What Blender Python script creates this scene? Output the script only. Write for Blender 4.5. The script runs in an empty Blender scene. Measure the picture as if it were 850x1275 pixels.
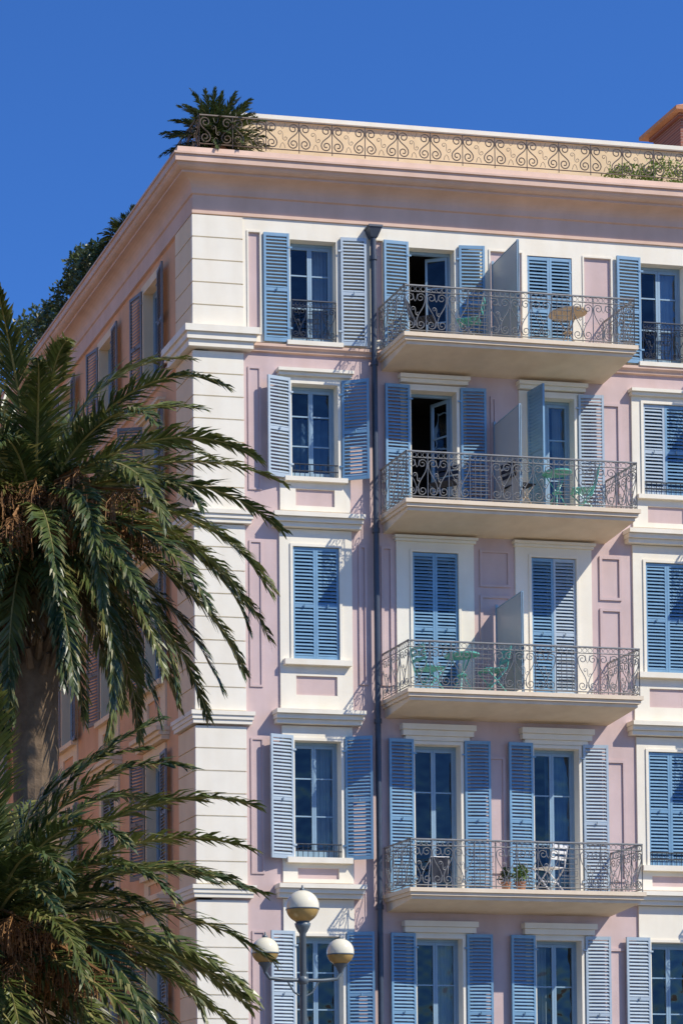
import bpy, math, random
from mathutils import Vector, Matrix
random.seed(7)
R=random.Random(11)
scene=bpy.context.scene

# ------------------------------------------------------------------ materials
def new_mat(name):
    m=bpy.data.materials.new(name); m.use_nodes=True
    nt=m.node_tree; b=nt.nodes['Principled BSDF']
    return m,nt,b
def mat_var(name,col,rough=0.8,var=0.12,scale=3.0,bump=0.15,bscale=60.0,spec=0.3,metal=0.0,streak=0.0,col2=None):
    m,nt,b=new_mat(name); N=nt.nodes; L=nt.links
    tc=N.new('ShaderNodeTexCoord')
    n1=N.new('ShaderNodeTexNoise'); n1.inputs['Scale'].default_value=scale; n1.inputs['Detail'].default_value=6; n1.inputs['Roughness'].default_value=0.65
    L.new(tc.outputs['Object'],n1.inputs['Vector'])
    ramp=N.new('ShaderNodeValToRGB')
    c=Vector(col[:3])
    lo=c*(1-var) if col2 is None else Vector(col2)
    hi=c*(1+var*0.5)
    ramp.color_ramp.elements[0].position=0.3; ramp.color_ramp.elements[1].position=0.7
    ramp.color_ramp.elements[0].color=(*lo,1); ramp.color_ramp.elements[1].color=(*hi,1)
    L.new(n1.outputs['Fac'],ramp.inputs['Fac'])
    out=ramp.outputs['Color']
    if streak>0:
        mp=N.new('ShaderNodeMapping'); mp.inputs['Scale'].default_value=(2.2,2.2,0.5)
        L.new(tc.outputs['Object'],mp.inputs['Vector'])
        n3=N.new('ShaderNodeTexNoise'); n3.inputs['Scale'].default_value=1.3; n3.inputs['Detail'].default_value=6
        L.new(mp.outputs['Vector'],n3.inputs['Vector'])
        r3=N.new('ShaderNodeValToRGB'); r3.color_ramp.elements[0].position=0.32; r3.color_ramp.elements[1].position=0.62
        k=1-streak
        r3.color_ramp.elements[0].color=(k,k*0.98,k*0.95,1); r3.color_ramp.elements[1].color=(1,1,1,1)
        L.new(n3.outputs['Fac'],r3.inputs['Fac'])
        mx=N.new('ShaderNodeMix'); mx.data_type='RGBA'; mx.blend_type='MULTIPLY'; mx.inputs[0].default_value=1
        L.new(out,mx.inputs[6]); L.new(r3.outputs['Color'],mx.inputs[7]); out=mx.outputs[2]
    L.new(out,b.inputs['Base Color'])
    b.inputs['Roughness'].default_value=rough
    b.inputs['Specular IOR Level'].default_value=spec
    b.inputs['Metallic'].default_value=metal
    if bump>0:
        n2=N.new('ShaderNodeTexNoise'); n2.inputs['Scale'].default_value=bscale; n2.inputs['Detail'].default_value=4
        L.new(tc.outputs['Object'],n2.inputs['Vector'])
        bp=N.new('ShaderNodeBump'); bp.inputs['Strength'].default_value=bump; bp.inputs['Distance'].default_value=0.01
        L.new(n2.outputs['Fac'],bp.inputs['Height']); L.new(bp.outputs['Normal'],b.inputs['Normal'])
    return m
PINK=mat_var('pink_stucco',(0.63,0.485,0.455),0.9,0.09,1.2,0.3,90,0.1,streak=0.08)
PEACH=mat_var('peach_stucco',(0.80,0.46,0.26),0.9,0.10,1.2,0.3,90,0.1,streak=0.08)
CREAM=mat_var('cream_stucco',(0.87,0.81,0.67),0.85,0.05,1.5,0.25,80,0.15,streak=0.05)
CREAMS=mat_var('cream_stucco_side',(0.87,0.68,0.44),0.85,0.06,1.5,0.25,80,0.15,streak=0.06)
CORN=mat_var('cornice_paint',(0.72,0.51,0.39),0.85,0.07,1.5,0.25,80,0.15,streak=0.08)
SLAB=mat_var('balcony_slab_paint',(0.82,0.68,0.50),0.85,0.08,2.0,0.25,60,0.15,streak=0.06)
PARA=mat_var('parapet_paint',(0.82,0.62,0.37),0.85,0.07,2.0,0.25,60,0.15,streak=0.06)
BLUE=mat_var('blue_shutter_paint',(0.18,0.33,0.46),0.35,0.14,4.0,0.05,40,0.6)
SUNLIT=mat_var('sunlit_shutter_paint',(0.40,0.48,0.53),0.4,0.12,4.0,0.05,40,0.6)  # lighter copy of the blue shutter paint, sunlight put into its colour
GREYB=mat_var('reflection_grey_shutter_paint',(0.21,0.20,0.18),0.5,0.15,4.0,0.05,40,0.5)  # shutter paint greyed, with the side face's reflected light put into the colour
FRAME=mat_var('window_frame_paint',(0.25,0.37,0.46),0.4,0.10,4.0,0.03,40,0.5)
IRON=mat_var('wrought_iron_paint',(0.24,0.24,0.23),0.45,0.25,9.0,0.05,60,0.6)
RIRON=mat_var('roof_iron_paint',(0.20,0.15,0.11),0.5,0.2,9.0,0.05,60,0.5)
DIRON=mat_var('dark_iron_paint',(0.04,0.05,0.07),0.5,0.2,9.0,0.05,60,0.5)
PIPEM=mat_var('downpipe_paint',(0.05,0.065,0.09),0.45,0.2,5.0,0.05,60,0.5)
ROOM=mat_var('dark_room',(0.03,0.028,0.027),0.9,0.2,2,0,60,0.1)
CURT=mat_var('curtain_cloth',(0.50,0.51,0.50),0.95,0.08,6,0.1,90,0.05)
CURTB=mat_var('curtain_cloth_blue',(0.16,0.24,0.34),0.95,0.08,6,0.1,90,0.05)
SCREEN=mat_var('divider_panel',(0.50,0.50,0.47),0.35,0.06,2,0.02,60,0.5)
TURQ=mat_var('turquoise_paint',(0.13,0.48,0.40),0.4,0.1,8,0,60,0.5)
WHITE=mat_var('white_paint',(0.78,0.77,0.74),0.5,0.06,8,0,60,0.4)
WOOD=mat_var('beige_wood',(0.50,0.40,0.28),0.7,0.15,8,0.1,60,0.3)
DARKC=mat_var('dark_fabric',(0.03,0.035,0.05),0.85,0.2,8,0.1,60,0.2)
def mat_brick():
    m,nt,b=new_mat('chimney_brick'); N=nt.nodes;L=nt.links
    tc=N.new('ShaderNodeTexCoord'); mp=N.new('ShaderNodeMapping'); mp.inputs['Rotation'].default_value=(math.radians(90),0,0)
    br=N.new('ShaderNodeTexBrick'); br.inputs['Scale'].default_value=4.5
    br.inputs['Color1'].default_value=(0.30,0.10,0.06,1); br.inputs['Color2'].default_value=(0.20,0.065,0.045,1); br.inputs['Mortar'].default_value=(0.33,0.25,0.2,1)
    L.new(tc.outputs['Object'],mp.inputs['Vector']); L.new(mp.outputs['Vector'],br.inputs['Vector']); L.new(br.outputs['Color'],b.inputs['Base Color'])
    b.inputs['Roughness'].default_value=0.9; return m
BRICK=mat_brick()
TERRA=mat_var('terracotta',(0.50,0.24,0.13),0.85,0.15,3,0.2,50,0.2)
def mat_glass():
    m,nt,b=new_mat('window_glass'); N=nt.nodes;L=nt.links
    N.remove(b)
    out=N['Material Output']; tr=N.new('ShaderNodeBsdfTransparent'); tr.inputs['Color'].default_value=(0.62,0.70,0.74,1)
    gl=N.new('ShaderNodeBsdfGlossy'); gl.inputs['Roughness'].default_value=0.03; gl.inputs['Color'].default_value=(0.9,0.92,0.95,1)
    fr=N.new('ShaderNodeFresnel'); fr.inputs['IOR'].default_value=1.55
    tc=N.new('ShaderNodeTexCoord'); ns=N.new('ShaderNodeTexNoise'); ns.inputs['Scale'].default_value=1.7; bp=N.new('ShaderNodeBump'); bp.inputs['Strength'].default_value=0.5; bp.inputs['Distance'].default_value=0.1
    L.new(tc.outputs['Object'],ns.inputs['Vector']); L.new(ns.outputs['Fac'],bp.inputs['Height']); L.new(bp.outputs['Normal'],gl.inputs['Normal'])
    mx=N.new('ShaderNodeMixShader'); L.new(fr.outputs['Fac'],mx.inputs['Fac']); L.new(tr.outputs[0],mx.inputs[1]); L.new(gl.outputs[0],mx.inputs[2]); L.new(mx.outputs[0],out.inputs['Surface'])
    return m
GLASS=mat_glass()
def mat_leaf(name,c1,c2,scale=6,trans=0.25,rough=0.4):
    m,nt,b=new_mat(name); N=nt.nodes;L=nt.links
    tc=N.new('ShaderNodeTexCoord'); n=N.new('ShaderNodeTexNoise'); n.inputs['Scale'].default_value=scale; n.inputs['Detail'].default_value=3
    r=N.new('ShaderNodeValToRGB'); r.color_ramp.elements[0].position=0.35; r.color_ramp.elements[1].position=0.68
    r.color_ramp.elements[0].color=(*c1,1); r.color_ramp.elements[1].color=(*c2,1)
    L.new(tc.outputs['Object'],n.inputs['Vector']); L.new(n.outputs['Fac'],r.inputs['Fac']); L.new(r.outputs['Color'],b.inputs['Base Color'])
    b.inputs['Roughness'].default_value=rough; b.inputs['Specular IOR Level'].default_value=0.5
    t=N.new('ShaderNodeBsdfTranslucent'); mx=N.new('ShaderNodeMixShader'); mx.inputs['Fac'].default_value=trans
    L.new(r.outputs['Color'],t.inputs['Color'])
    L.new(b.outputs[0],mx.inputs[1]); L.new(t.outputs[0],mx.inputs[2]); L.new(mx.outputs[0],N['Material Output'].inputs['Surface'])
    return m
LEAF=mat_leaf('palm_leaflet',(0.026,0.050,0.016),(0.095,0.125,0.030),1.6,0.15,0.36)
LEAF2=mat_leaf('palm_leaflet_light',(0.06,0.085,0.022),(0.18,0.20,0.05),1.6,0.2,0.36)
LTIP=mat_leaf('palm_leaflet_tip',(0.09,0.10,0.03),(0.28,0.25,0.08),2.5,0.2,0.38)
LEAFY=mat_leaf('palm_leaflet_old',(0.12,0.08,0.03),(0.25,0.16,0.06),2.0)
RACH=mat_leaf('palm_rachis',(0.24,0.22,0.07),(0.40,0.34,0.13),3.0,0.05)
FRUIT=mat_leaf('palm_fruit_stalk',(0.16,0.07,0.025),(0.38,0.19,0.06),5.0,0.1,0.7)
TRUNK=mat_var('palm_trunk_bark',(0.20,0.14,0.09),0.95,0.4,5,0.8,25,0.1)
SHRUB=mat_leaf('shrub_leaf',(0.03,0.055,0.02),(0.10,0.13,0.035),4.0)
HEDGE=mat_leaf('hedge_leaf',(0.12,0.20,0.03),(0.26,0.36,0.06),4.0)

# ------------------------------------------------------------------ mesh builder
class MB:
    def __init__(s): s.v=[];s.f=[];s.m=[];s.mats=[]
    def mi(s,mat):
        if mat not in s.mats: s.mats.append(mat)
        return s.mats.index(mat)
    def face(s,pts,mat):
        i=len(s.v); s.v.extend([tuple(p) for p in pts]); s.f.append(tuple(range(i,i+len(pts)))); s.m.append(s.mi(mat))
    def hexa(s,p,mat):
        i=len(s.v); s.v.extend([tuple(q) for q in p]); k=s.mi(mat)
        for f in ((0,1,3,2),(4,6,7,5),(0,4,5,1),(2,3,7,6),(0,2,6,4),(1,5,7,3)):
            s.f.append(tuple(i+j for j in f)); s.m.append(k)
    def box(s,T,u0,u1,d0,d1,z0,z1,mat):
        s.hexa([T(u,d,z) for u in (u0,u1) for d in (d0,d1) for z in (z0,z1)],mat)
    def tube(s,pts,r,mat,n=5,r1=None,cap=False):
        pts=[Vector(p) for p in pts]; k=s.mi(mat); base=len(s.v); m=len(pts)
        for i,p in enumerate(pts):
            t=(pts[min(i+1,m-1)]-pts[max(i-1,0)])
            t=t.normalized() if t.length>1e-9 else Vector((0,0,1))
            a=Vector((0,0,1)) if abs(t.z)<0.9 else Vector((1,0,0))
            if abs(t.y)<0.5 and abs(t.z)<=1.0: a=Vector((0,1,0))
            x=t.cross(a).normalized(); y=t.cross(x)
            rr=r if r1 is None else r+(r1-r)*i/(m-1)
            for j in range(n):
                an=2*math.pi*j/n; s.v.append(tuple(p+x*math.cos(an)*rr+y*math.sin(an)*rr))
        for i in range(m-1):
            for j in range(n):
                j2=(j+1)%n
                s.f.append((base+i*n+j,base+i*n+j2,base+(i+1)*n+j2,base+(i+1)*n+j)); s.m.append(k)
        if cap:
            s.f.append(tuple(base+j for j in range(n))); s.m.append(k)
            s.f.append(tuple(base+(m-1)*n+j for j in range(n))); s.m.append(k)
    def lathe(s,c,prof,mat,n=24):
        base=len(s.v); k=s.mi(mat)
        for (r,z) in prof:
            for j in range(n):
                an=2*math.pi*j/n; s.v.append((c[0]+r*math.cos(an),c[1]+r*math.sin(an),c[2]+z))
        for i in range(len(prof)-1):
            for j in range(n):
                j2=(j+1)%n; s.f.append((base+i*n+j,base+i*n+j2,base+(i+1)*n+j2,base+(i+1)*n+j)); s.m.append(k)
    def mesh(s,name,smooth=False):
        me=bpy.data.meshes.new(name); me.from_pydata(s.v,[],s.f)
        for m in s.mats: me.materials.append(m)
        me.polygons.foreach_set('material_index',s.m)
        if smooth: me.polygons.foreach_set('use_smooth',[True]*len(s.f))
        me.update(); return me
    def obj(s,name,parent=None,smooth=False):
        o=bpy.data.objects.new(name,s.mesh(name,smooth)); scene.collection.objects.link(o)
        if parent: o.parent=parent
        return o
def empty(name,loc=(0,0,0)):
    o=bpy.data.objects.new(name,None); scene.collection.objects.link(o); o.location=loc; o.empty_display_size=0.3; return o

TF=lambda u,d,z:(u,-d,z)      # front facade : u = x, d outward (-y)
TS=lambda u,d,z:(-d,u,z)      # side facade  : u = y, d outward (-x)

def plate(mb,T,u0,u1,z0,z1,holes,df,db,mat,hole_mat=None):
    """wall plate with rectangular holes, front surface at df, edges running back to db"""
    us=sorted(set([u0,u1]+[min(max(h[i],u0),u1) for h in holes for i in (0,1)]))
    zs=sorted(set([z0,z1]+[min(max(h[i],z0),z1) for h in holes for i in (2,3)]))
    def inh(u,z):
        return u<u0 or u>u1 or z<z0 or z>z1 or any(h[0]<u<h[1] and h[2]<z<h[3] for h in holes)
    e=1e-4
    for i in range(len(us)-1):
        for j in range(len(zs)-1):
            a,b,c,d=us[i],us[i+1],zs[j],zs[j+1]; um=(a+b)/2; zm=(c+d)/2
            if inh(um,zm): continue
            mb.face([T(a,df,c),T(b,df,c),T(b,df,d),T(a,df,d)],mat)
            hm=hole_mat or mat
            if inh(a-e,zm): mb.face([T(a,df,c),T(a,df,d),T(a,db,d),T(a,db,c)],hm)
            if inh(b+e,zm): mb.face([T(b,df,c),T(b,df,d),T(b,db,d),T(b,db,c)],hm)
            if inh(um,c-e): mb.face([T(a,df,c),T(b,df,c),T(b,db,c),T(a,db,c)],hm)
            if inh(um,d+e): mb.face([T(a,df,d),T(b,df,d),T(b,db,d),T(a,db,d)],hm)

def shutter(mb,T,uh,sg,w,z0,z1,ang,mat,d0=0.06):
    """louvred shutter hinged at uh, extending in sg direction, opened away from the wall by ang"""
    ca,sa=math.cos(ang),math.sin(ang)
    def G(s,t,z): return T(uh+sg*(s*ca-t*sa),d0+s*sa+t*ca,z)
    def bx(s0,s1,t0,t1,a,b): mb.hexa([G(s,t,z) for s in (s0,s1) for t in (t0,t1) for z in (a,b)],mat)
    st=0.042; zm=z0+(z1-z0)*0.48
    bx(0,st,-.018,.018,z0,z1); bx(w-st,w,-.018,.018,z0,z1)
    for a,b in ((z0,z0+.07),(zm-.03,zm+.03),(z1-.06,z1)): bx(st,w-st,-.016,.016,a,b)
    for a,b in ((z0+.07,zm-.03),(zm+.03,z1-.06)):
        n=max(1,int(round((b-a)/0.062))); h=(b-a)/n
        for i in range(n):
            zc=a+(i+.5)*h; j=R.uniform(-.003,.003)
            q=[]
            for s in (st,w-st):
                for (t,z) in ((.020,zc-.028+j),(.020,zc-.018+j),(-.016,zc+.014+j),(-.016,zc+.024+j)):
                    q.append((s,t,z))
            mb.hexa([G(*k) for k in q],mat)
    for zz in (z0+.25,z1-.25): bx(-.05,.03,.018,.026,zz-.015,zz+.015)
    mb.tube([G(w*.5,.03,zm-.02),G(w*.5,.045,zm+.03)],.012,mat,5)

def curtain(mb,T,u0,u1,z0,z1,d,mat):
    n=26; prev=None; ph=R.uniform(0,6)
    for i in range(n+1):
        u=u0+(u1-u0)*i/n; dd=d+.025*math.sin(i*1.3+ph)
        p=(T(u,dd,z0),T(u,dd,z1))
        if prev: mb.face([prev[0],p[0],p[1],prev[1]],mat)
        prev=p

def window(fr,gl,T,uc,w,z0,z1,state='closed',cur=None):
    """glazed two-leaf casement in the reveal"""
    u0,u1=uc-w/2,uc+w/2; dd=-.17
    fr.box(T,u0,u0+.04,dd-.03,dd+.03,z0,z1,FRAME); fr.box(T,u1-.04,u1,dd-.03,dd+.03,z0,z1,FRAME)
    fr.box(T,u0+.04,u1-.04,dd-.03,dd+.03,z1-.05,z1,FRAME); fr.box(T,u0+.04,u1-.04,dd-.03,dd+.03,z0,z0+.05,FRAME)
    def leaf(uh,sg,ang):
        ca,sa=math.cos(ang),math.sin(ang); lw=(w-.08)/2
        def G(s,t,z): return T(uh+sg*(s*ca+t*sa),dd-s*sa+t*ca,z)
        def bx(s0,s1,t0,t1,a,b): fr.hexa([G(s,t,z) for s in (s0,s1) for t in (t0,t1) for z in (a,b)],FRAME)
        a,b=z0+.052,z1-.052
        bx(0.002,.042,-.02,.024,a,b); bx(lw-.042,lw-.002,-.02,.024,a,b); bx(.042,lw-.042,-.018,.022,a,a+.09); bx(.042,lw-.042,-.018,.022,b-.055,b)
        h=b-a
        for k in (.36,.70): bx(.042,lw-.042,-.012,.016,a+h*k-.012,a+h*k+.012)
        gl.face([G(.042,0,a+.09),G(lw-.042,0,a+.09),G(lw-.042,0,b-.055),G(.042,0,b-.055)],GLASS)
    a1=a2=0
    if state=='open': a1,a2=math.radians(78),math.radians(62)
    if state=='half': a1,a2=math.radians(80),math.radians(25)
    leaf(u0+.04,1,a1); leaf(u1-.04,-1,a2)
    D=-.9 if state=='closed' else -1.6
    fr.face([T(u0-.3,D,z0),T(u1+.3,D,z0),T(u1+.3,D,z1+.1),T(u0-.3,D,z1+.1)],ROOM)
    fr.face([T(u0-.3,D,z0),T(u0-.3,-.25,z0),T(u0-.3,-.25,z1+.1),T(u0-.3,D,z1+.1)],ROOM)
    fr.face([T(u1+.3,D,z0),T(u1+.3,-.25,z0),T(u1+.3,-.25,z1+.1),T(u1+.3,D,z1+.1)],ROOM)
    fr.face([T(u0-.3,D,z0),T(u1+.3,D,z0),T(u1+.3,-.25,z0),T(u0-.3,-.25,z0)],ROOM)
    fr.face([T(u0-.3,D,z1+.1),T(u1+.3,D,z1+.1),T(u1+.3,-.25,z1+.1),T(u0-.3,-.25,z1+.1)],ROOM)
    if cur=='both':
        curtain(fr,T,u0,u0+w*.3,z0+.02,z1,-.34,CURT); curtain(fr,T,u1-w*.28,u1,z0+.02,z1,-.34,CURT)
    elif cur=='right': curtain(fr,T,uc+.03,u1,z0+.02,z1,-.34,CURT)
    elif cur=='blue': curtain(fr,T,uc-.02,u1,z0+.02,z1,-.34,CURTB)
    elif cur=='left': curtain(fr,T,u0,uc-.05,z0+.02,z1,-.34,CURT)
    elif cur=='full': curtain(fr,T,u0,u1,z0+.02,z1-.5,-.36,CURTB)

# ------------------------------------------------------------------ iron scrollwork
def scroll(ax,az,bx,bz,r,kind='S',turns=1.35,side=-1,n=18):
    """volute at a (upper) and at b (lower) joined by a smooth stem.  side = side of a's volute the stem leaves from"""
    def vol(cx,cz,sd,up):
        o=[]
        for i in range(n+1):
            t=i/n; rr=r*(1-.78*t); an=2*math.pi*turns*t
            o.append((cx+sd*rr*math.cos(an),cz+up*rr*math.sin(an)))
        return o
    A=vol(ax,az,side,1); sb=-side if kind=='S' else side
    Bv=vol(bx,bz,sb,-1)
    p0,p3=A[0],Bv[0]; st=[]; h=(p0[1]-p3[1])
    for i in range(1,8):
        t=i/8; c1=(p0[0],p0[1]-h*.45); c2=(p3[0],p3[1]+h*.45)
        st.append(tuple((1-t)**3*p0[k]+3*(1-t)**2*t*c1[k]+3*(1-t)*t*t*c2[k]+t**3*p3[k] for k in (0,1)))
    return A[::-1]+st+Bv
def circ(cx,cz,r,n=14): return [(cx+r*math.cos(2*math.pi*i/n),cz+r*math.sin(2*math.pi*i/n)) for i in range(n+1)]
def rail_panel(mb,P,w,h,mat,key_at=(),mod=0.5,r=.008,frieze=True):
    """P maps (u,z)->world ; fills a railing run of length w"""
    mb.tube([P(0,h),P(w,h)],.017,mat,6); mb.tube([P(0,.05),P(w,.05)],.011,mat,4)
    top=h-.02
    if frieze: mb.tube([P(0,h-.11),P(w,h-.11)],.008,mat,4); top=h-.12
    n=max(1,round(w/mod)); m=w/n; bot=.06; hh=top-bot
    for i in range(n+1):
        mb.tube([P(i*m,0),P(i*m,h)],.009,mat,4)
    for i in range(n):
        a=i*m
        if frieze:
            for k in range(4):
                mb.tube([P(*q) for q in circ(a+m*(k+.5)/4,h-.06,min(.042,m/9),8)],.005,mat,3)
        if i in key_at:
            for k in range(1,4): mb.tube([P(a+m*k/4,bot),P(a+m*k/4,top)],.007,mat,4)
            for k in (0.12,0.22,0.5,0.78,0.88):
                z=bot+hh*k; mb.tube([P(a+.03,z),P(a+m-.03,z)],.006,mat,4)
            for s in (0.3,0.62):
                z0=bot+hh*s; z1=z0+.09
                mb.tube([P(a+m*.12,z0),P(a+m*.88,z0),P(a+m*.88,z1),P(a+m*.12,z1),P(a+m*.12,z0)],.006,mat,4)
        else:
            rr=min(m*.22,hh*.20); c=a+m/2
            mb.tube([P(*q) for q in scroll(a+rr+.012,top-rr-.01,a+rr+.012,bot+rr+.01,rr*.98,'S',side=-1)],r,mat,4)
            mb.tube([P(*q) for q in scroll(a+m-rr-.012,top-rr-.01,a+m-rr-.012,bot+rr+.01,rr*.98,'S',side=1)],r,mat,4)
            r2=rr*.5
            mb.tube([P(*q) for q in scroll(c-r2,bot+hh*.5+r2*.9,c+r2,bot+hh*.5-r2*.9,r2,'S',1.1,side=1,n=12)],.006,mat,3)
            for zz,up in ((.04,1),(.96,-1)):
                z0=bot+hh*zz
                mb.tube([P(c-rr*.5,z0),P(c-rr*.3,z0+up*hh*.14),P(c,z0+up*hh*.2),P(c+rr*.3,z0+up*hh*.14),P(c+rr*.5,z0)],.006,mat,3)

# ------------------------------------------------------------------ building
B=empty('apartment_building')
LX=17.7; LY=16.0
rows=[ # slab z, opening top, window sill
 (16.55,18.52,16.68),(13.63,15.93,14.25),(10.32,13.02,11.0),(6.87,9.57,7.5),(3.45,6.12,4.1)]
Ws=[2.18,8.86,15.52]; Ds=[4.41,6.66,11.05,13.30]; OW=.86
side_w=[2.35,5.25,8.15,11.05,13.95]
wall=MB(); trim=MB(); shut=MB(); fr=MB(); gl=MB(); sidewall=MB(); sidetrim=MB(); sideshut=MB()

holes=[]
for (zs,zt,zw) in rows:
    for u in Ws: holes.append((u-OW/2,u+OW/2,zw,zt))
    for u in Ds: holes.append((u-OW/2,u+OW/2,zs+.02,zt))
gdoors=[(1.2,2.9),(3.7,5.2),(5.9,7.5),(8.1,9.6),(10.3,11.8),(12.6,14.1),(14.8,16.4)]
for a,b in gdoors: holes.append((a,b,0.12,2.75))
plate(wall,TF,0,LX,0,19.0,holes,0,-.24,PINK,CREAM)
sh=[]
for (zs,zt,zw) in rows:
    for u in side_w: sh.append((u-OW/2,u+OW/2,zw,zt))
plate(sidewall,TS,0,LY,0,19.0,sh,0,-.24,PEACH,CREAMS)
wall.face([(LX,0,0),(LX,LY,0),(LX,LY,19.8),(LX,0,19.8)],PEACH); wall.face([(0,LY,0),(LX,LY,0),(LX,LY,19.8),(0,LY,19.8)],PEACH)

h1=[h for h in holes if h[2]>16.4]
pan=[(.98,1.19,16.8,18.6),(3.32,3.48,16.8,18.6),(5.52,6.12,16.8,18.55),(7.32,7.84,16.8,18.55),(9.95,10.2,16.8,18.6)]
plate(trim,TF,.88,LX-.02,16.64,18.86,h1+pan,.03,0,CREAM)
for p in pan: plate(trim,TF,p[0]-.03,p[1]+.03,p[2]-.03,p[3]+.03,[p],.045,.0301,CREAM)
def ledge(mb,T,u0,u1,z1,h,d,mat,steps=3):
    for i in range(steps):
        k=(i+1)/steps; a=z1-h+h*i/steps; b=z1-h+h*(i+1)/steps-.003
        o=.05*(steps-1-i)/steps
        mb.box(T,u0+o,u1-o,-.001,d*(.35+.65*k),a,b,mat)
def surround(mb,T,uc,w,z0,z1,op,mat,panel=None,d=.035,pm=None):
    hs=[op]
    if panel: hs.append(panel)
    plate(mb,T,uc-w/2,uc+w/2,z0,z1,hs,d,0,mat)
    plate(mb,T,op[0]-.05,op[1]+.05,op[2]-.0,op[3]+.05,[op],d+.02,d+.0005,mat)
def framed(mb,T,u0,u1,z0,z1,mat,d=.028,b=.05):
    plate(mb,T,u0,u1,z0,z1,[(u0+b,u1-b,z0+b,z1-b)],d,0,mat)
def wcol(mb,T,u,mc,mw):
    o=lambda r:(u-OW/2,u+OW/2,rows[r][2],rows[r][1])
    surround(mb,T,u,1.30,13.66,16.06,o(1),mc,(u-.36,u+.36,13.75,14.05))
    ledge(mb,T,u-.70,u+.70,16.18,.12,.15,mc,2); mb.box(T,u-.58,u+.58,.036,.12,14.17,14.248,mc)
    surround(mb,T,u,1.34,10.12,13.33,o(2),mc,(u-.38,u+.38,10.38,10.72))
    ledge(mb,T,u-.84,u+.84,13.58,.24,.26,mc,3); mb.box(T,u-.62,u+.62,.036,.14,10.9,10.998,mc)
    surround(mb,T,u,1.30,7.06,9.83,o(3),mc,(u-.38,u+.38,7.13,7.32))
    ledge(mb,T,u-.82,u+.82,10.09,.24,.26,mc,3); mb.box(T,u-.60,u+.60,.036,.14,7.4,7.498,mc)
    surround(mb,T,u,1.30,3.5,6.77,o(4),mc,(u-.38,u+.38,3.6,3.9))
    ledge(mb,T,u-.80,u+.80,7.02,.24,.26,mc,3); mb.box(T,u-.60,u+.60,.036,.14,4.0,4.098,mc)
    mb.box(T,u-.52,u+.52,.036,.12,16.60,16.678,mc)
for u in Ws: wcol(trim,TF,u,CREAM,PINK)
for u in side_w:
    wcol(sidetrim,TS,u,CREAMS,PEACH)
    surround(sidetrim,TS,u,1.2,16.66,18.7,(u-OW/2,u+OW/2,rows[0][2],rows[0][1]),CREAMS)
for u in Ds:
    for r,(w,zt) in {1:(1.24,16.04),2:(1.46,13.2),3:(1.24,9.7),4:(1.24,6.22)}.items():
        op=(u-OW/2,u+OW/2,rows[r][0]+.02,rows[r][1]); surround(trim,TF,u,w,rows[r][0]+.02,zt,op,CREAM)
    ledge(trim,TF,u-.66,u+.66,16.2,.14,.14,CREAM,2); ledge(trim,TF,u-.78,u+.78,13.3,.1,.12,CREAM,2)
    ledge(trim,TF,u-.69,u+.69,9.92,.2,.15,CREAM,2); ledge(trim,TF,u-.69,u+.69,6.42,.2,.15,CREAM,2)
    trim.box(TF,u-.60,u+.60,.036,.06,9.58+.06,9.718,CREAM)
for off in (0,6.64):
    for (a,b,c,d) in ((5.26,5.84,12.45,13.12),(5.26,5.84,10.5,12.3),(7.55,7.98,12.3,13.1),(7.55,7.98,10.5,12.15),(7.42,8.0,14.0,15.9),(5.5,5.62,14.0,15.9),
                      (2.98,3.14,10.6,13.1),(3.40,3.62,10.6,13.1),(7.6,8.0,7.2,9.4),(7.62,8.02,3.9,6.0),(5.3,5.7,7.3,9.4)):
        if off+b<LX-1: framed(trim,TF,a+off,b+off,c,d,PINK)
for (c,d) in ((14.0,16.2),(10.5,13.1),(7.2,9.6),(3.9,6.2)): framed(trim,TF,.96,1.2,c,d,PINK,.02,.035)
def sweep(mb,prof,matf,mats,c=0.0):
    for (e0,z0),(e1,z1) in zip(prof[:-1],prof[1:]):
        mb.face([(-e0,-e0,z0),(LX,-e0,z0),(LX,-e1,z1),(-e1,-e1,z1)],matf)
        mb.face([(-e0,-e0,z0),(-e0,LY,z0),(-e1,LY,z1),(-e1,-e1,z1)],mats)
corn=MB()
sweep(corn,[(0,16.46),(.05,16.47),(.06,16.52),(.10,16.55),(.10,16.60),(.0,16.63)],CORN,CORN)
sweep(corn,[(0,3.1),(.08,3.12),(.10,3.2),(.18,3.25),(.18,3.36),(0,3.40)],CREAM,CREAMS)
def arc(e0,z0,e1,z1,n=6,cv=True):
    o=[]
    for i in range(1,n+1):
        t=i/n*math.pi/2
        if cv: o.append((e0+(e1-e0)*(1-math.cos(t)),z0+(z1-z0)*math.sin(t)))
        else: o.append((e0+(e1-e0)*math.sin(t),z0+(z1-z0)*(1-math.cos(t))))
    return o
prof=[(0.0,18.86),(.06,18.865),(.06,18.92),(.035,18.93),(.035,19.20),(.07,19.215),(.07,19.26)]+arc(.07,19.26,.30,19.46,6)+[(.33,19.46),(.33,19.50)]+arc(.33,19.50,.46,19.58,4,False)+[(.50,19.585),(.50,19.70),(.53,19.70),(.53,19.735),(.46,19.76),(.44,19.86),(.36,19.88),(-.5,19.88)]
sweep(corn,prof,CORN,CORN)
corn.obj('cornice',B)
qu=MB()
def qcol(z0,z1,n):
    qu.box(TF,-.035,.84,-.84,.035,z0,z1,CREAM)
    h=(z1-z0)/n
    for i in range(n):
        a,b=z0+i*h+.012,z0+(i+1)*h-.012
        qu.box(TF,-.06,.87,-.0,.06,a,b,CREAM)
        qu.box(TS,.0,.87,.0,.0601,a,b,CREAMS)
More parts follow.
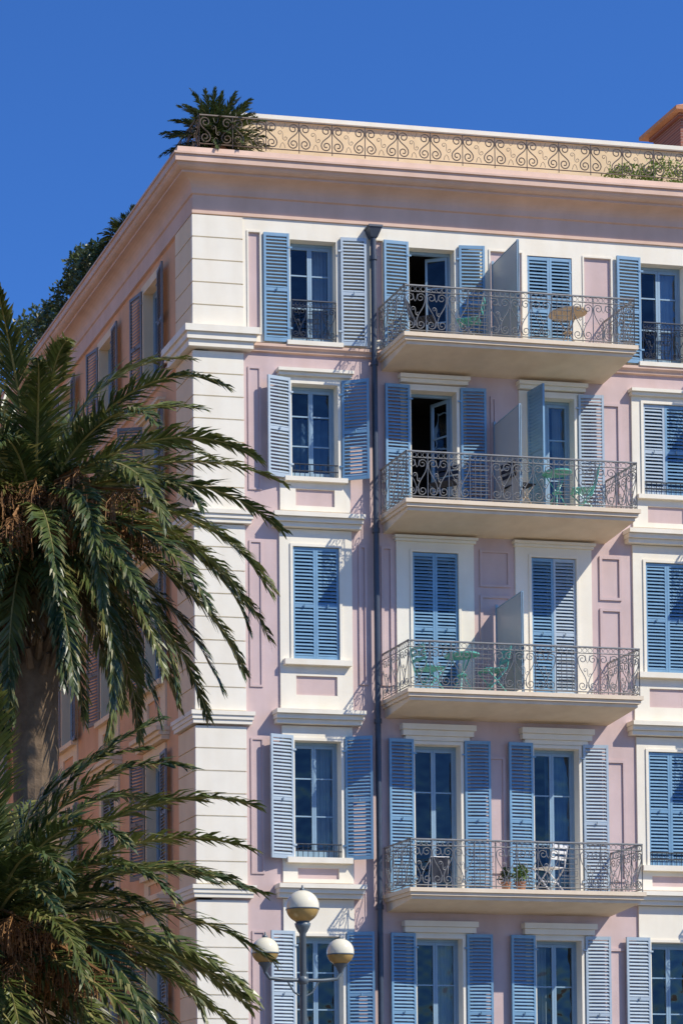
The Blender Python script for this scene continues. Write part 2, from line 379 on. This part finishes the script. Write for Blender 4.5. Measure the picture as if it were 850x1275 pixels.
def qledge(z1,h,d):
    st=3
    for i in range(st):
        k=(i+1)/st; dd=.06+d*(.35+.65*k); a=z1-h+h*i/st; b=z1-h+h*(i+1)/st-.002
        qu.box(TF,-dd,.84+dd,-.84-dd,dd,a,b,CREAM)
qcol(3.4,6.72,8); qcol(7.0,9.78,7); qcol(10.05,13.35,8); qcol(13.6,16.42,7); qcol(16.83,18.85,5)
qledge(6.98,.22,.10); qledge(10.03,.22,.10); qledge(13.58,.22,.12); qledge(16.81,.36,.20)
qcol(0.1,3.1,6)
qu.obj('corner_quoins',B)

curs=['both','right','blue','full','left',None,'both',None]
for r,(zs,zt,zw) in enumerate(rows):
    for i,u in enumerate(Ws):
        window(fr,gl,TF,u,OW,zw,zt,'closed',curs[(r*3+i)%8] if (r,i)!=(0,0) else 'right')
    for i,u in enumerate(Ds):
        st='closed'
        if r==0 and i==0: st='half'
        if r==1 and i==0: st='open'
        window(fr,gl,TF,u,OW,zs+.02,zt,st,curs[(r*2+i*3+1)%8] if st=='closed' else None)
    for i,u in enumerate(side_w):
        window(fr,gl,TS,u,OW,zw,zt,'closed',curs[(r+i*3)%8])
SW=.47
def pair(mb,T,u,z0,z1,aL,aR,mat,mR=None):
    shutter(mb,T,u-OW/2-.03,-1,SW,z0,z1,math.radians(aL),mat)
    shutter(mb,T,u+OW/2+.07,1,SW,z0,z1,math.radians(aR),mR or mat)
def shutclosed(mb,T,u,z0,z1,mat,mR=None):
    w=OW/2-.004
    shutter(mb,T,u-OW/2+.002,1,w,z0+.01,z1-.01,0,mat,.0); shutter(mb,T,u+OW/2-.002,-1,w,z0+.01,z1-.01,0,mR or mat,.0)
for off,(W,D1,D2) in enumerate(((Ws[0],Ds[0],Ds[1]),(Ws[1],Ds[2],Ds[3]),(Ws[2],None,None))):
    for r,(zs,zt,zw) in enumerate(rows):
        lo,hi=zw-.03,zt+.08; dl=zs+.05
        if off==0:
            if r==2: shutclosed(shut,TF,W,zw,zt,BLUE)
            else: pair(shut,TF,W,lo,hi,[0,14,0,14,10][r],[3,26,0,26,20][r],BLUE if r==0 else SUNLIT,SUNLIT if r==0 else BLUE)
        else:
            if r in (1,2,3): shutclosed(shut,TF,W,zw,zt,SUNLIT if r==1 else BLUE,BLUE)
            else: pair(shut,TF,W,lo,hi,3,9,SUNLIT if r==4 else BLUE,BLUE)
        if D1 is None: continue
        if r==2: shutclosed(shut,TF,D1,dl,zt,BLUE); shutclosed(shut,TF,D2,dl,zt,BLUE,SUNLIT)
        elif r==0: pair(shut,TF,D1,dl,hi,3,5,BLUE); shutclosed(shut,TF,D2,dl,zt,BLUE)
        elif r==1:
            pair(shut,TF,D1,dl,hi,3,4,BLUE)
            shutter(shut,TF,D2-OW/2-.03,-1,SW,dl,hi,math.radians(97),BLUE)
            shutter(shut,TF,D2+OW/2+.07,1,SW,dl,hi,math.radians(5),SUNLIT)
        else:
            pair(shut,TF,D1,dl,hi,4,5,BLUE); pair(shut,TF,D2,dl,hi,4,3,BLUE,SUNLIT)
sa={(0,0):(8,10),(0,1):(5,12),(1,0):(10,70),(1,1):(60,8)}
for r,(zs,zt,zw) in enumerate(rows):
    for i,u in enumerate(side_w):
        if (r*5+i*3)%7==4: shutclosed(sideshut,TS,u,zw,zt,GREYB); continue
        a=sa.get((r,i),(R.uniform(2,14),R.uniform(4,20)))
        pair(sideshut,TS,u,zw-.03,zt+.08,a[0],a[1],GREYB)
for a,b in gdoors:
    m=(a+b)/2
    for (c,d) in ((a,m),(m,b)):
        fr.box(TF,c+.002,c+.07,-.2,-.14,.12,2.748,DIRON); fr.box(TF,d-.07,d-.002,-.2,-.14,.12,2.748,DIRON)
        fr.box(TF,c+.07,d-.07,-.2,-.14,.12,.5,DIRON); fr.box(TF,c+.07,d-.07,-.2,-.14,2.6,2.748,DIRON)
        gl.face([TF(c+.07,-.17,.5),TF(d-.07,-.17,.5),TF(d-.07,-.17,2.6),TF(c+.07,-.17,2.6)],GLASS)
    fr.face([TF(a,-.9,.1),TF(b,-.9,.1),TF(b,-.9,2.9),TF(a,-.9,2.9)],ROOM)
    ledge(trim,TF,a-.15,b+.15,3.0,.16,.14,CREAM,2)
wall.obj('front_wall',B); trim.obj('window_surrounds',B); shut.obj('shutters',B); fr.obj('window_frames',B); gl.obj('window_panes',B)
sidewall.obj('side_wall',B); sidetrim.obj('side_window_surrounds',B); sideshut.obj('side_shutters',B)

gr=MB()
for u in Ws:
    P=lambda a,z:(u-OW/2+.02+a,-.05,16.70+z)
    rail_panel(gr,P,OW-.04,.72,DIRON,key_at=(1,),mod=.28)
    for zw in (14.25,7.5,4.1):
        for z in (.12,.24): gr.tube([(u-OW/2,-.04,zw+z),(u+OW/2,-.04,zw+z)],.012,DIRON,4)
        for k in range(9): gr.tube([(u-OW/2+.05+k*.095,-.04,zw),(u-OW/2+.05+k*.095,-.04,zw+.24)],.007,DIRON,4)
gr.obj('window_grilles',B)

BX0,BX1,BD=3.38,7.74,1.10
sl=MB()
W_=BX1-BX0
sl.box(TF,0,W_,0.002,BD+.04,-.07,0,SLAB)
sl.box(TF,.03,W_-.03,0.002,BD+.005,-.13,-.072,SLAB)
sl.hexa([(.07,0,-.30),(.07,0,-.132),(.07,-BD+.04,-.19),(.07,-BD+.04,-.132),(W_-.07,0,-.30),(W_-.07,0,-.132),(W_-.07,-BD+.04,-.19),(W_-.07,-BD+.04,-.132)],SLAB)
slme=sl.mesh('balcony_slab')
rl=MB(); H=.84
rail_panel(rl,lambda a,z:(.04+a,-BD+.02,z),W_-.08,H,IRON,key_at=(3,7),mod=.40)
rail_panel(rl,lambda a,z:(.04,-a,z),BD-.02,H,IRON,mod=.36)
rail_panel(rl,lambda a,z:(W_-.04,-a,z),BD-.02,H,IRON,mod=.36)
rlme=rl.mesh('balcony_railing')
dv=MB()
def divider(mb,x,z):
    y0,y1=-.05,-BD+.06
    mb.hexa([(x+a,y,zz) for a in (-.006,.006) for y,zt in ((y0,1.72),(y1,1.78)) for zz in (z+.1,z+zt)],SCREEN)
    for (ya,yb) in ((y0,y0-.03),(y1+.03,y1)):
        mb.hexa([(x+a,y,zz) for a in (-.02,.02) for y in (ya,yb) for zz in (z+.02,z+1.8)],FRAME)
    mb.tube([(x,y0,z+1.73),(x,y1,z+1.79)],.018,FRAME,4); mb.tube([(x,y0,z+.1),(x,y1,z+.1)],.015,FRAME,4)
for bx in (BX0,10.02):
    for r in range(4):
        z=rows[r][0]
        o=bpy.data.objects.new('balcony_slab',slme); scene.collection.objects.link(o); o.location=(bx,0,z); o.parent=B
        o=bpy.data.objects.new('balcony_railing',rlme); scene.collection.objects.link(o); o.location=(bx,0,z); o.parent=B
        if r<3: divider(dv,bx+2.17,z)
dv.obj('balcony_dividers',B)

rf=MB()
rf.box(TF,.4,LX,-LY,-.4,19.6,19.86,TERRA)
rr=MB()
rail_panel(rr,lambda a,z:(-.02+a,-.36,19.92+z),LX,.56,RIRON,mod=.62,r=.011,frieze=False)
rail_panel(rr,lambda a,z:(-.02,-.36+a,19.92+z),1.6,.56,RIRON,mod=.55,r=.011,frieze=False)
rr.obj('roof_railing',B)
rf.box(TF,1.05,LX,-2.0,-.95,19.87,21.12,PARA)
rf.box(TF,.98,LX,-2.1,-.88,21.123,21.20,CREAM)
rf.box(TF,1.2,LX,-7.0,-2.002,19.87,21.0,PARA)
rf.box(TS,2.4,LY,-.5,-.05,19.885,20.12,CORN)
rf.obj('roof_terrace',B)
ch=MB()
ch.box(TF,10.8,11.9,-3.6,-2.6,20.9,22.62,BRICK)
ch.box(TF,10.74,11.96,-3.66,-2.54,22.623,22.70,BRICK)
ch.box(TF,10.6,12.1,-3.8,-2.4,22.703,22.77,TERRA)
ch.hexa([(10.6,2.4,22.773),(11.1,2.95,23.1),(10.6,3.8,22.773),(11.1,3.25,23.1),(12.1,2.4,22.773),(11.5,2.95,23.1),(12.1,3.8,22.773),(11.5,3.25,23.1)],TERRA)
ch.obj('brick_chimney',B)

dp=MB()
for x in (3.27,9.95):
    dp.tube([(x,-.12,.1),(x,-.12,18.62)],.05,PIPEM,12)
    for z in (3.6,6.6,9.9,13.3,16.3,18.2): dp.tube([(x,-.12,z),(x,-.12,z+.08)],.066,PIPEM,12,cap=True); dp.box(TF,x-.015,x+.015,0,.1,z+.02,z+.06,PIPEM)
    dp.hexa([(x+sx*w,-.12+sy*w,z) for sx in (-1,1) for sy in (-1,1) for z,w in ((18.60,.06),(18.76,.12))],PIPEM)
    dp.box(TF,x-.13,x+.13,-.02,.25,18.763,18.80,PIPEM)
dp.obj('downpipe',B,)

# ------------------------------------------------------------------ unseen building added across the side street to bounce warm light
NB=empty('unseen_bounce_building',(0,0,0)); nb=MB(); ns=MB()
TN=lambda u,d,z:(-14.5+d,u,z)
nh=[]
for r in range(5):
    for k in range(9): nh.append((3.0+k*3.1,4.0+k*3.1,4.0+r*3.2,6.0+r*3.2))
plate(nb,TN,1.0,31,0,19.5,nh,0,-.25,PEACH,CREAMS)
for h in nh:
    nb.face([TN(h[0],-.25,h[2]),TN(h[1],-.25,h[2]),TN(h[1],-.25,h[3]),TN(h[0],-.25,h[3])],ROOM)
    ns.box(TN,h[0]-.5,h[0]-.02,.01,.05,h[2],h[3],BLUE); ns.box(TN,h[1]+.02,h[1]+.5,.01,.05,h[2],h[3],BLUE)
nb.box(lambda u,d,z:(u,d,z),-27,-14.76,1.0,31,0,19.5,PEACH)
nb.box(TN,.7,31.3,-12.8,.4,19.503,19.9,CREAM)
nb.obj('walls',NB); ns.obj('shutters',NB)

# ------------------------------------------------------------------ balcony furniture
def chair(name,loc,rot,mat,mat2=None):
    mb=MB(); mat2=mat2 or mat
    t=lambda pts,r=.012: mb.tube(pts,r,mat,6)
    for s in (-.19,.19):
        t([(s,-.20,0),(s,.18,.45)]); t([(s,.20,0),(s,-.18,.45),(s,-.26,.86)])
    for i in range(6):
        y=-.17+i*.065; mb.hexa([(x,y+a,z) for x in (-.21,.21) for a in (0,.05) for z in (.45,.465)],mat2)
    for z in (.58,.68,.78):
        y=-.18-(z-.45)*.2; mb.hexa([(x,y+a,zz) for x in (-.19,.19) for a in (-.008,.008) for zz in (z,z+.06)],mat2)
    t([(-.19,0,.22),(.19,0,.22)])
    o=mb.obj(name); o.location=loc; o.rotation_euler=(0,0,rot); return o
def table(name,loc,mat,r=.30):
    mb=MB(); mb.lathe((0,0,0),[(0,.70),(r,.70),(r,.725),(0,.725)],mat,24)
    for a in range(3):
        an=a*2.094; mb.tube([(.24*math.cos(an),.24*math.sin(an),0),(.02*math.cos(an),.02*math.sin(an),.38),(.2*math.cos(an+.4),.2*math.sin(an+.4),.70)],.012,mat,6)
    mb.lathe((0,0,.34),[(.07,0),(.09,.02),(.07,.04)],mat,12)
    o=mb.obj(name); o.location=loc; return o
z1,z2,z3,z4=[rows[i][0] for i in range(4)]
chair('bistro_chair',(4.0,-.65,z3),-1.4,TURQ); chair('bistro_chair',(5.15,-.7,z3),1.5,TURQ); table('bistro_table',(4.6,-.65,z3),TURQ)
chair('bistro_chair',(6.95,-.6,z2),1.2,TURQ); table('bistro_table',(6.4,-.7,z2),TURQ,.25)
chair('bistro_chair',(6.2,-.6,z4),.4,WHITE); 
chair('garden_chair',(4.85,-.6,z1),1.0,IRON,TURQ); table('garden_table',(6.7,-.6,z1),WOOD,.33); chair('garden_chair',(4.0,-.5,z1),-2.2,DIRON,DARKC)
chair('garden_chair',(4.35,-.55,z2),2.4,DIRON,DARKC); chair('garden_chair',(5.7,-.65,z2),-1.3,WOOD,DARKC)
tw=MB()
for i in range(10):
    for j in range(5):
        def P(a,b): return (4.05+a*.03,-.55-.012*math.sin(a*.9+b*.5),z4+.62-b*.09)
        tw.face([P(i,j),P(i+1,j),P(i+1,j+1),P(i,j+1)],DARKC)
for x in (4.03,4.37): tw.tube([(x,-.40,z4),(x,-.55,z4+.62),(x,-.70,z4)],.01,WHITE,5)
tw.tube([(4.03,-.55,z4+.62),(4.37,-.55,z4+.62)],.01,WHITE,5)
tw.obj('clothes_rack',None,True)

# ------------------------------------------------------------------ vegetation
def frond(mb,o,az,el0,L,droop,rnd,n=104,ll=.45,lw=.034,mat=LEAF,rach=True,pw=1.35,tip=None):
    h=Vector((math.cos(az),math.sin(az),0)); p=Vector(o); step=L/n; pts=[]
    sway=rnd.uniform(-.3,.3)
    roll=rnd.uniform(-.6,.6)
    for i in range(n+1):
        s=i/n; el=el0-droop*(s**pw)
        a=az+sway*s*s
        h=Vector((math.cos(a),math.sin(a),0))
        t=h*math.cos(el)+Vector((0,0,math.sin(el)))
        nn=Vector((0,0,1))*math.cos(el)-h*math.sin(el)
        b=t.cross(nn).normalized()
        c,sn=math.cos(roll*s),math.sin(roll*s)
        nn,b=nn*c+b*sn,b*c-nn*sn
        pts.append((p.copy(),t,nn,b,s)); p=p+t*step
    if rach: mb.tube([q[0] for q in pts[::4]],.028*L/3.3,RACH,4,.004)
    k=mb.mi(mat); kt=mb.mi(tip) if tip else k
    for (q,t,nn,b,s) in pts[max(2,n//16):]:
        env=min(1,.35+s*3.5)*(1-.6*max(0,s-.55)/.45)
        for sg in (-1,1):
            if rnd.random()<.05: continue
            al=math.radians(52-32*s+rnd.uniform(-9,9)); v=rnd.uniform(-.1,.35)
            d=(t*math.cos(al)+b*sg*math.sin(al)+nn*v).normalized()
            l=ll*env*rnd.uniform(.75,1.12)
            d2=(d+Vector((0,0,-1))*rnd.uniform(.15,.7)+t*.2).normalized()
            wv=(t*math.sin(al)-b*sg*math.cos(al)*.6+nn*rnd.uniform(-.5,.5)).normalized()*lw*.5*rnd.uniform(.8,1.2)
            m1=q+d*l*.55; e=m1+d2*l*.45; i0=len(mb.v)
            mb.v.extend([tuple(q-wv*.6),tuple(q+wv*.6),tuple(m1+wv),tuple(m1-wv),tuple(e)])
            mb.f.append((i0,i0+1,i0+2,i0+3)); mb.m.append(k); mb.f.append((i0+3,i0+2,i0+4)); mb.m.append(kt if rnd.random()<.45 else k)
def palm(name,base,hz,L,nf,seed,tr=.33,spec=(),thin=True):
    rnd=random.Random(seed); E=empty(name,base); mb=MB(); c=Vector((0,0,hz))
    def pick(): return rnd.choice((LEAF,LEAF,LEAF2))
    for i in range(nf):
        az=(i*2.39996+rnd.uniform(-.2,.2))%(2*math.pi); s=(i+.5)/nf
        el=math.radians(80-128*s**.85+rnd.uniform(-8,8))
        o=c+Vector((math.cos(az),math.sin(az),0))*.16+Vector((0,0,.30-.50*s))
        if thin and math.cos(az+.2)>.78 and math.radians(5)<el<math.radians(75): continue
        frond(mb,o,az,el,L*rnd.uniform(.80,1.02),math.radians(rnd.uniform(60,98)-25*s),rnd,mat=pick(),tip=LTIP)
    for (az,el,l,dr) in spec:
        frond(mb,c+Vector((0,0,.1)),math.radians(az),math.radians(el),l,math.radians(dr),rnd,mat=pick(),tip=LTIP)
    for i in range(20):
        az=rnd.uniform(0,6.28); frond(mb,c+Vector((0,0,-.3)),az,math.radians(rnd.uniform(-72,-30)),L*rnd.uniform(.35,.6),math.radians(30),rnd,n=40,mat=LEAFY)
    mb.obj('fronds',E)
    fb=MB()
    for i in range(34):
        az=rnd.uniform(0,6.28) if i%2 else rnd.uniform(-2.3,.3); h=Vector((math.cos(az),math.sin(az),0)); o=c+h*.2+Vector((0,0,.05)); e=o+h*rnd.uniform(.7,1.35)+Vector((0,0,rnd.uniform(-.6,.25)))
        fb.tube([o,(o+e)/2+Vector((0,0,.15)),e],.018,FRUIT,4)
        for k in range(50):
            q=o.lerp(e,rnd.uniform(.5,1)); w=Vector((rnd.uniform(-.22,.22),rnd.uniform(-.22,.22),-rnd.uniform(.1,.45)))
            m=q+w*.5+Vector((w.x,w.y,0))*.4; fb.tube([q,m,q+w],.006,FRUIT,3)
            for z in range(3):
                f=q.lerp(q+w,.5+.22*z); rr=.014; sd=Vector((rr,0,0)); up=Vector((0,0,rr))
                fb.face([f-sd,f-up,f+sd,f+up],FRUIT); sd=Vector((0,rr,0)); fb.face([f-sd,f-up,f+sd,f+up],FRUIT)
    fb.obj('fruit_clusters',E)
    tb=MB(); n=20; nz=int(hz/.12)
    for i in range(nz+1):
        z=hz*i/nz; r=tr*(1.25-.25*min(1,z/1.0))*(1+.35*max(0,(z-hz+1.1)/1.1))
        for j in range(n):
            an=2*math.pi*j/n; k=1+.07*math.sin(j*math.pi*1.0+i*math.pi)+rnd.uniform(-.03,.03)
            tb.v.append((r*k*math.cos(an),r*k*math.sin(an),z))
    kk=tb.mi(TRUNK)
    for i in range(nz):
        for j in range(n): tb.f.append((i*n+j,i*n+(j+1)%n,(i+1)*n+(j+1)%n,(i+1)*n+j)); tb.m.append(kk)
    for i in range(150):
        az=i*2.39996; z=hz-2.0+2.0*i/150; r=tr*(1.0+.35*i/150); h=Vector((math.cos(az),math.sin(az),0))
        tb.tube([h*r*.9+Vector((0,0,z)),h*(r+.14)+Vector((0,0,z+.2))],.06,TRUNK,5,.03,cap=True)
    tb.obj('trunk',E)
    return E
palm('date_palm',(-5.85,-11.0,0),9.95,3.1,78,3,tr=.28,spec=[(-12,30,3.2,58),(-16,22,3.2,66),(-5,14,3.35,74),(-20,8,3.3,74),(-10,-2,3.5,66),(0,-12,3.4,58),(-24,-20,3.4,48),(-8,-32,3.4,42),(-14,62,2.6,74),(10,48,2.8,66),(-30,40,3.0,80),(-60,-30,3.2,45),(-95,-40,3.1,40),(-30,-48,3.2,30),(-150,-35,3.1,40),(-75,20,3.2,90),(-40,-5,3.3,60),(-130,5,3.2,70)])
palm('date_palm',(-7.25,-14.2,0),4.35,3.1,80,8,spec=[(-12,72,3.0,50),(-5,34,3.2,62),(-15,18,3.2,58),(0,6,3.1,50),(-20,-4,3.0,45),(-35,-14,3.0,45),(-60,35,3.0,80),(-80,10,3.0,60)],thin=False)

def small_palm(name,loc,L,nf,seed):
    rnd=random.Random(seed); E=empty(name,loc); mb=MB()
    for i in range(nf):
        s=(i+.5)/nf; az=i*2.39996
        frond(mb,(0,0,.42),az,math.radians(82-100*s),L*rnd.uniform(.85,1.1),math.radians(42),rnd,n=34,ll=.22,lw=.026,mat=SHRUB)
    mb.obj('fronds',E)
    t=MB(); t.lathe((0,0,0),[(.0,0),(.15,0),(.20,.22),(.22,.24),(.22,.28),(.18,.28),(.0,.26)],TERRA,18); t.tube([(0,0,.25),(0,0,.46)],.08,TRUNK,8)
    t.obj('pot',E); return E
small_palm('potted_cycad',(.52,.32,19.89),.95,90,5)
def bush(name,loc,blobs,n,size,mat,seed,pot=0):
    rnd=random.Random(seed); E=empty(name,loc); mb=MB(); st=MB()
    for (c,r) in blobs:
        c=Vector(c); r=Vector(r)
        for i in range(n):
            d=Vector((rnd.gauss(0,1),rnd.gauss(0,1),rnd.gauss(0,1))).normalized()*(rnd.uniform(.25,1.05)**.5)
            p=c+Vector((d.x*r.x,d.y*r.y,d.z*r.z)); a=Vector((rnd.uniform(-1,1),rnd.uniform(-1,1),rnd.uniform(-.6,1))).normalized()
            b=a.cross(Vector((rnd.uniform(-1,1),rnd.uniform(-1,1),rnd.uniform(-1,1)))).normalized(); s=size*rnd.uniform(.6,1.3)
            mb.face([p-b*s*.3,p+a*s*.5+b*s*.25,p+a*s,p+a*s*.5-b*s*.3],mat)
        st.tube([(c.x,c.y,0),(c.x*.98,c.y,c.z)],.02 if not pot else .008,TRUNK,5)
    if pot: st.lathe((0,0,0),[(0,0),(pot*.75,0),(pot,pot*1.6),(pot*1.1,pot*1.6),(pot*1.1,pot*1.9),(pot*.9,pot*1.9),(0,pot*1.8)],TERRA,16)
    mb.obj('leaves',E); st.obj('stems',E); return E
bush('roof_shrub',(.0,6.6,20.0),[((0,0,.5),(.45,.6,.55)),((.1,.7,.8),(.4,.45,.5)),((-.05,-.8,.35),(.35,.5,.4)),((.0,1.4,.45),(.4,.5,.5))],850,.11,SHRUB,1)
bush('roof_shrub',(-.1,10.2,20.0),[((0,0,.5),(.5,.9,.6)),((.0,1.3,.7),(.5,.8,.7)),((0,-1.3,.35),(.4,.7,.45)),((0,2.8,.6),(.5,1.0,.7))],850,.12,SHRUB,2)
small_palm('potted_cycad',(.3,4.9,20.0),.62,34,9)
bush('roof_hedge',(8.3,.12,19.88),[((0,0,.25),(.5,.22,.28)),((.7,.05,.34),(.5,.22,.36)),((1.5,0,.3),(.5,.22,.34)),((2.4,0,.3),(.6,.22,.3))],1100,.06,HEDGE,4)
bush('potted_plant',(5.55,-.85,z4),[((0,0,.32),(.13,.13,.14))],160,.07,HEDGE,6,.09)
bush('potted_plant',(5.25,-.9,z4),[((0,0,.28),(.11,.11,.12))],130,.07,SHRUB,7,.08)

# ------------------------------------------------------------------ street lamp
GU=mat_var('lamp_glass_upper',(0.80,0.74,0.55),0.12,0.04,3,0,60,0.5)
GLO=mat_var('lamp_glass_lower',(0.46,0.30,0.10),0.14,0.35,3,0,60,0.5)
LP=mat_var('lamp_post_paint',(0.10,0.13,0.15),0.4,0.15,6,0.02,60,0.5)
E=empty('street_lamp',(-2.44,-11,.12)); lm=MB(); gb=MB()
lm.lathe((0,0,0),[(.0,0),(.20,0),(.20,.10),(.14,.16),(.12,.8),(.07,.86),(.055,1.2),(.045,3.0),(.04,4.75),(.06,4.78),(.09,4.84),(.10,4.88),(.0,4.9)],LP,16)
def globe(c,r):
    pr=[(r*math.sin(math.pi*i/20),-r*math.cos(math.pi*i/20)) for i in range(21)]
    gb.lathe(c,pr[:10],GLO,28); gb.lathe(c,pr[9:],GU,28)
    lm.lathe(c,[(r*1.005,-.040),(r*1.015,-.034),(r*1.005,-.026)],LP,28)
    lm.lathe((c[0],c[1],c[2]+r),[(.03,-.01),(.035,.01),(.015,.03),(.01,.06),(.0,.07)],LP,10)
    lm.lathe((c[0],c[1],c[2]-r),[(.02,-.10),(.05,-.03),(.08,-.0),(.09,.02)],LP,12)
globe((0,0,5.09),.205)
for s in (-1,1):
    globe((s*.49,0,4.53),.168)
    lm.tube([(0,0,4.17),(s*.25,0,4.17),(s*.44,0,4.19),(s*.49,0,4.26),(s*.49,0,4.34)],.022,LP,8)
    lm.tube([(0,0,3.95),(s*.12,0,4.02),(s*.20,0,4.15)],.012,LP,6)
lm.lathe((0,0,4.12),[(.045,0),(.07,.03),(.07,.07),(.045,.1)],LP,14)
lm.obj('post_and_arms',E,True); gb.obj('globes',E,True)

# ------------------------------------------------------------------ ground
GR=mat_var('ground_paving_mat',(0.27,0.22,0.16),0.9,0.15,.5,0.2,20,0.2)
ASPH=mat_var('asphalt',(0.06,0.06,0.062),0.9,0.2,2,0.4,80,0.2)
def sheet(name,x0,x1,y0,y1,z,mat):
    mb=MB(); mb.face([(x0,y0,z),(x1,y0,z),(x1,y1,z),(x0,y1,z)],mat); return mb.obj(name)
sheet('ground',-2500,2500,-2500,2500,0,GR)
sheet('road',-300,300,-9.2,-3.2,.004,ASPH)
sheet('side_road',-11,-3.2,-3.196,200,.004,ASPH)
def slabbox(name,x0,x1,y0,y1,h,mat):
    mb=MB(); mb.box(lambda u,d,z:(u,d,z),x0,x1,y0,y1,0.001,h,mat); return mb.obj(name)
KERB=mat_var('kerb_stone',(0.38,0.37,0.35),0.85,0.12,3,0.2,40,0.2)
slabbox('pavement',-2.95,60,-2.95,-.003,.12,GR); slabbox('pavement',-2.95,-.003,0,60,.12,GR)
slabbox('kerb',-3.2,60,-3.2,-2.953,.13,KERB); slabbox('kerb',-3.2,-2.953,-2.95,60,.13,KERB)
slabbox('promenade',-60,60,-36,-9.45,.12,GR); slabbox('kerb',-60,60,-9.447,-9.2,.13,KERB)
mk=MB()
for i in range(-20,30): mk.face([(i*6,-6.26,.008),(i*6+3,-6.26,.008),(i*6+3,-6.14,.008),(i*6,-6.14,.008)],WHITE)
mk.obj('road_markings')

# ------------------------------------------------------------------ light, sky, camera
tosun=Vector((1.5,-1.45,2.05)).normalized()
el=math.asin(tosun.z); az=math.atan2(tosun.x,tosun.y)
w=bpy.data.worlds.new('World'); scene.world=w; w.use_nodes=True; nt=w.node_tree
bg=nt.nodes['Background']; sky=nt.nodes.new('ShaderNodeTexSky'); sky.sky_type='NISHITA'; sky.sun_disc=False
sky.sun_elevation=el; sky.sun_rotation=az; sky.altitude=0; sky.air_density=1.0; sky.dust_density=0.0; sky.ozone_density=4.0
tint=nt.nodes.new('ShaderNodeMix'); tint.data_type='RGBA'; tint.blend_type='MULTIPLY'; tint.inputs[0].default_value=1; tint.inputs[7].default_value=(.38,.74,1.30,1)
nt.links.new(sky.outputs['Color'],tint.inputs[6]); nt.links.new(tint.outputs[2],bg.inputs['Color']); bg.inputs['Strength'].default_value=0.125
sd=bpy.data.lights.new('sun','SUN'); sd.energy=5.0; sd.angle=math.radians(.5); sd.color=(1,.94,.83)
so=bpy.data.objects.new('sun',sd); scene.collection.objects.link(so); so.rotation_euler=(-tosun).to_track_quat('-Z','Y').to_euler(); so.location=(20,-30,40)

f=2840; a=math.radians(9); p=math.radians(2.25)
s_,c_,sp,cp=math.sin(a),math.cos(a),math.sin(p),math.cos(p)
cd=bpy.data.cameras.new('camera'); co=bpy.data.objects.new('camera',cd); scene.collection.objects.link(co)
Rv=Vector((c_,-s_,0)); U=Vector((-s_*sp,-c_*sp,cp)); A=Vector((s_*cp,c_*cp,sp))
M=Matrix(((Rv.x,U.x,-A.x,-13.07),(Rv.y,U.y,-A.y,-38),(Rv.z,U.z,-A.z,1.7),(0,0,0,1)))
co.matrix_world=M
cd.sensor_fit='VERTICAL'; cd.sensor_height=24; cd.sensor_width=16; cd.lens=f/1275*24
cd.shift_x=(425+250)/1275; cd.shift_y=(1368-637.5)/1275
cd.clip_end=6000; cd.clip_start=.1
scene.camera=co
scene.view_settings.view_transform='Standard'; scene.view_settings.look='None'; scene.view_settings.exposure=0; scene.view_settings.gamma=1
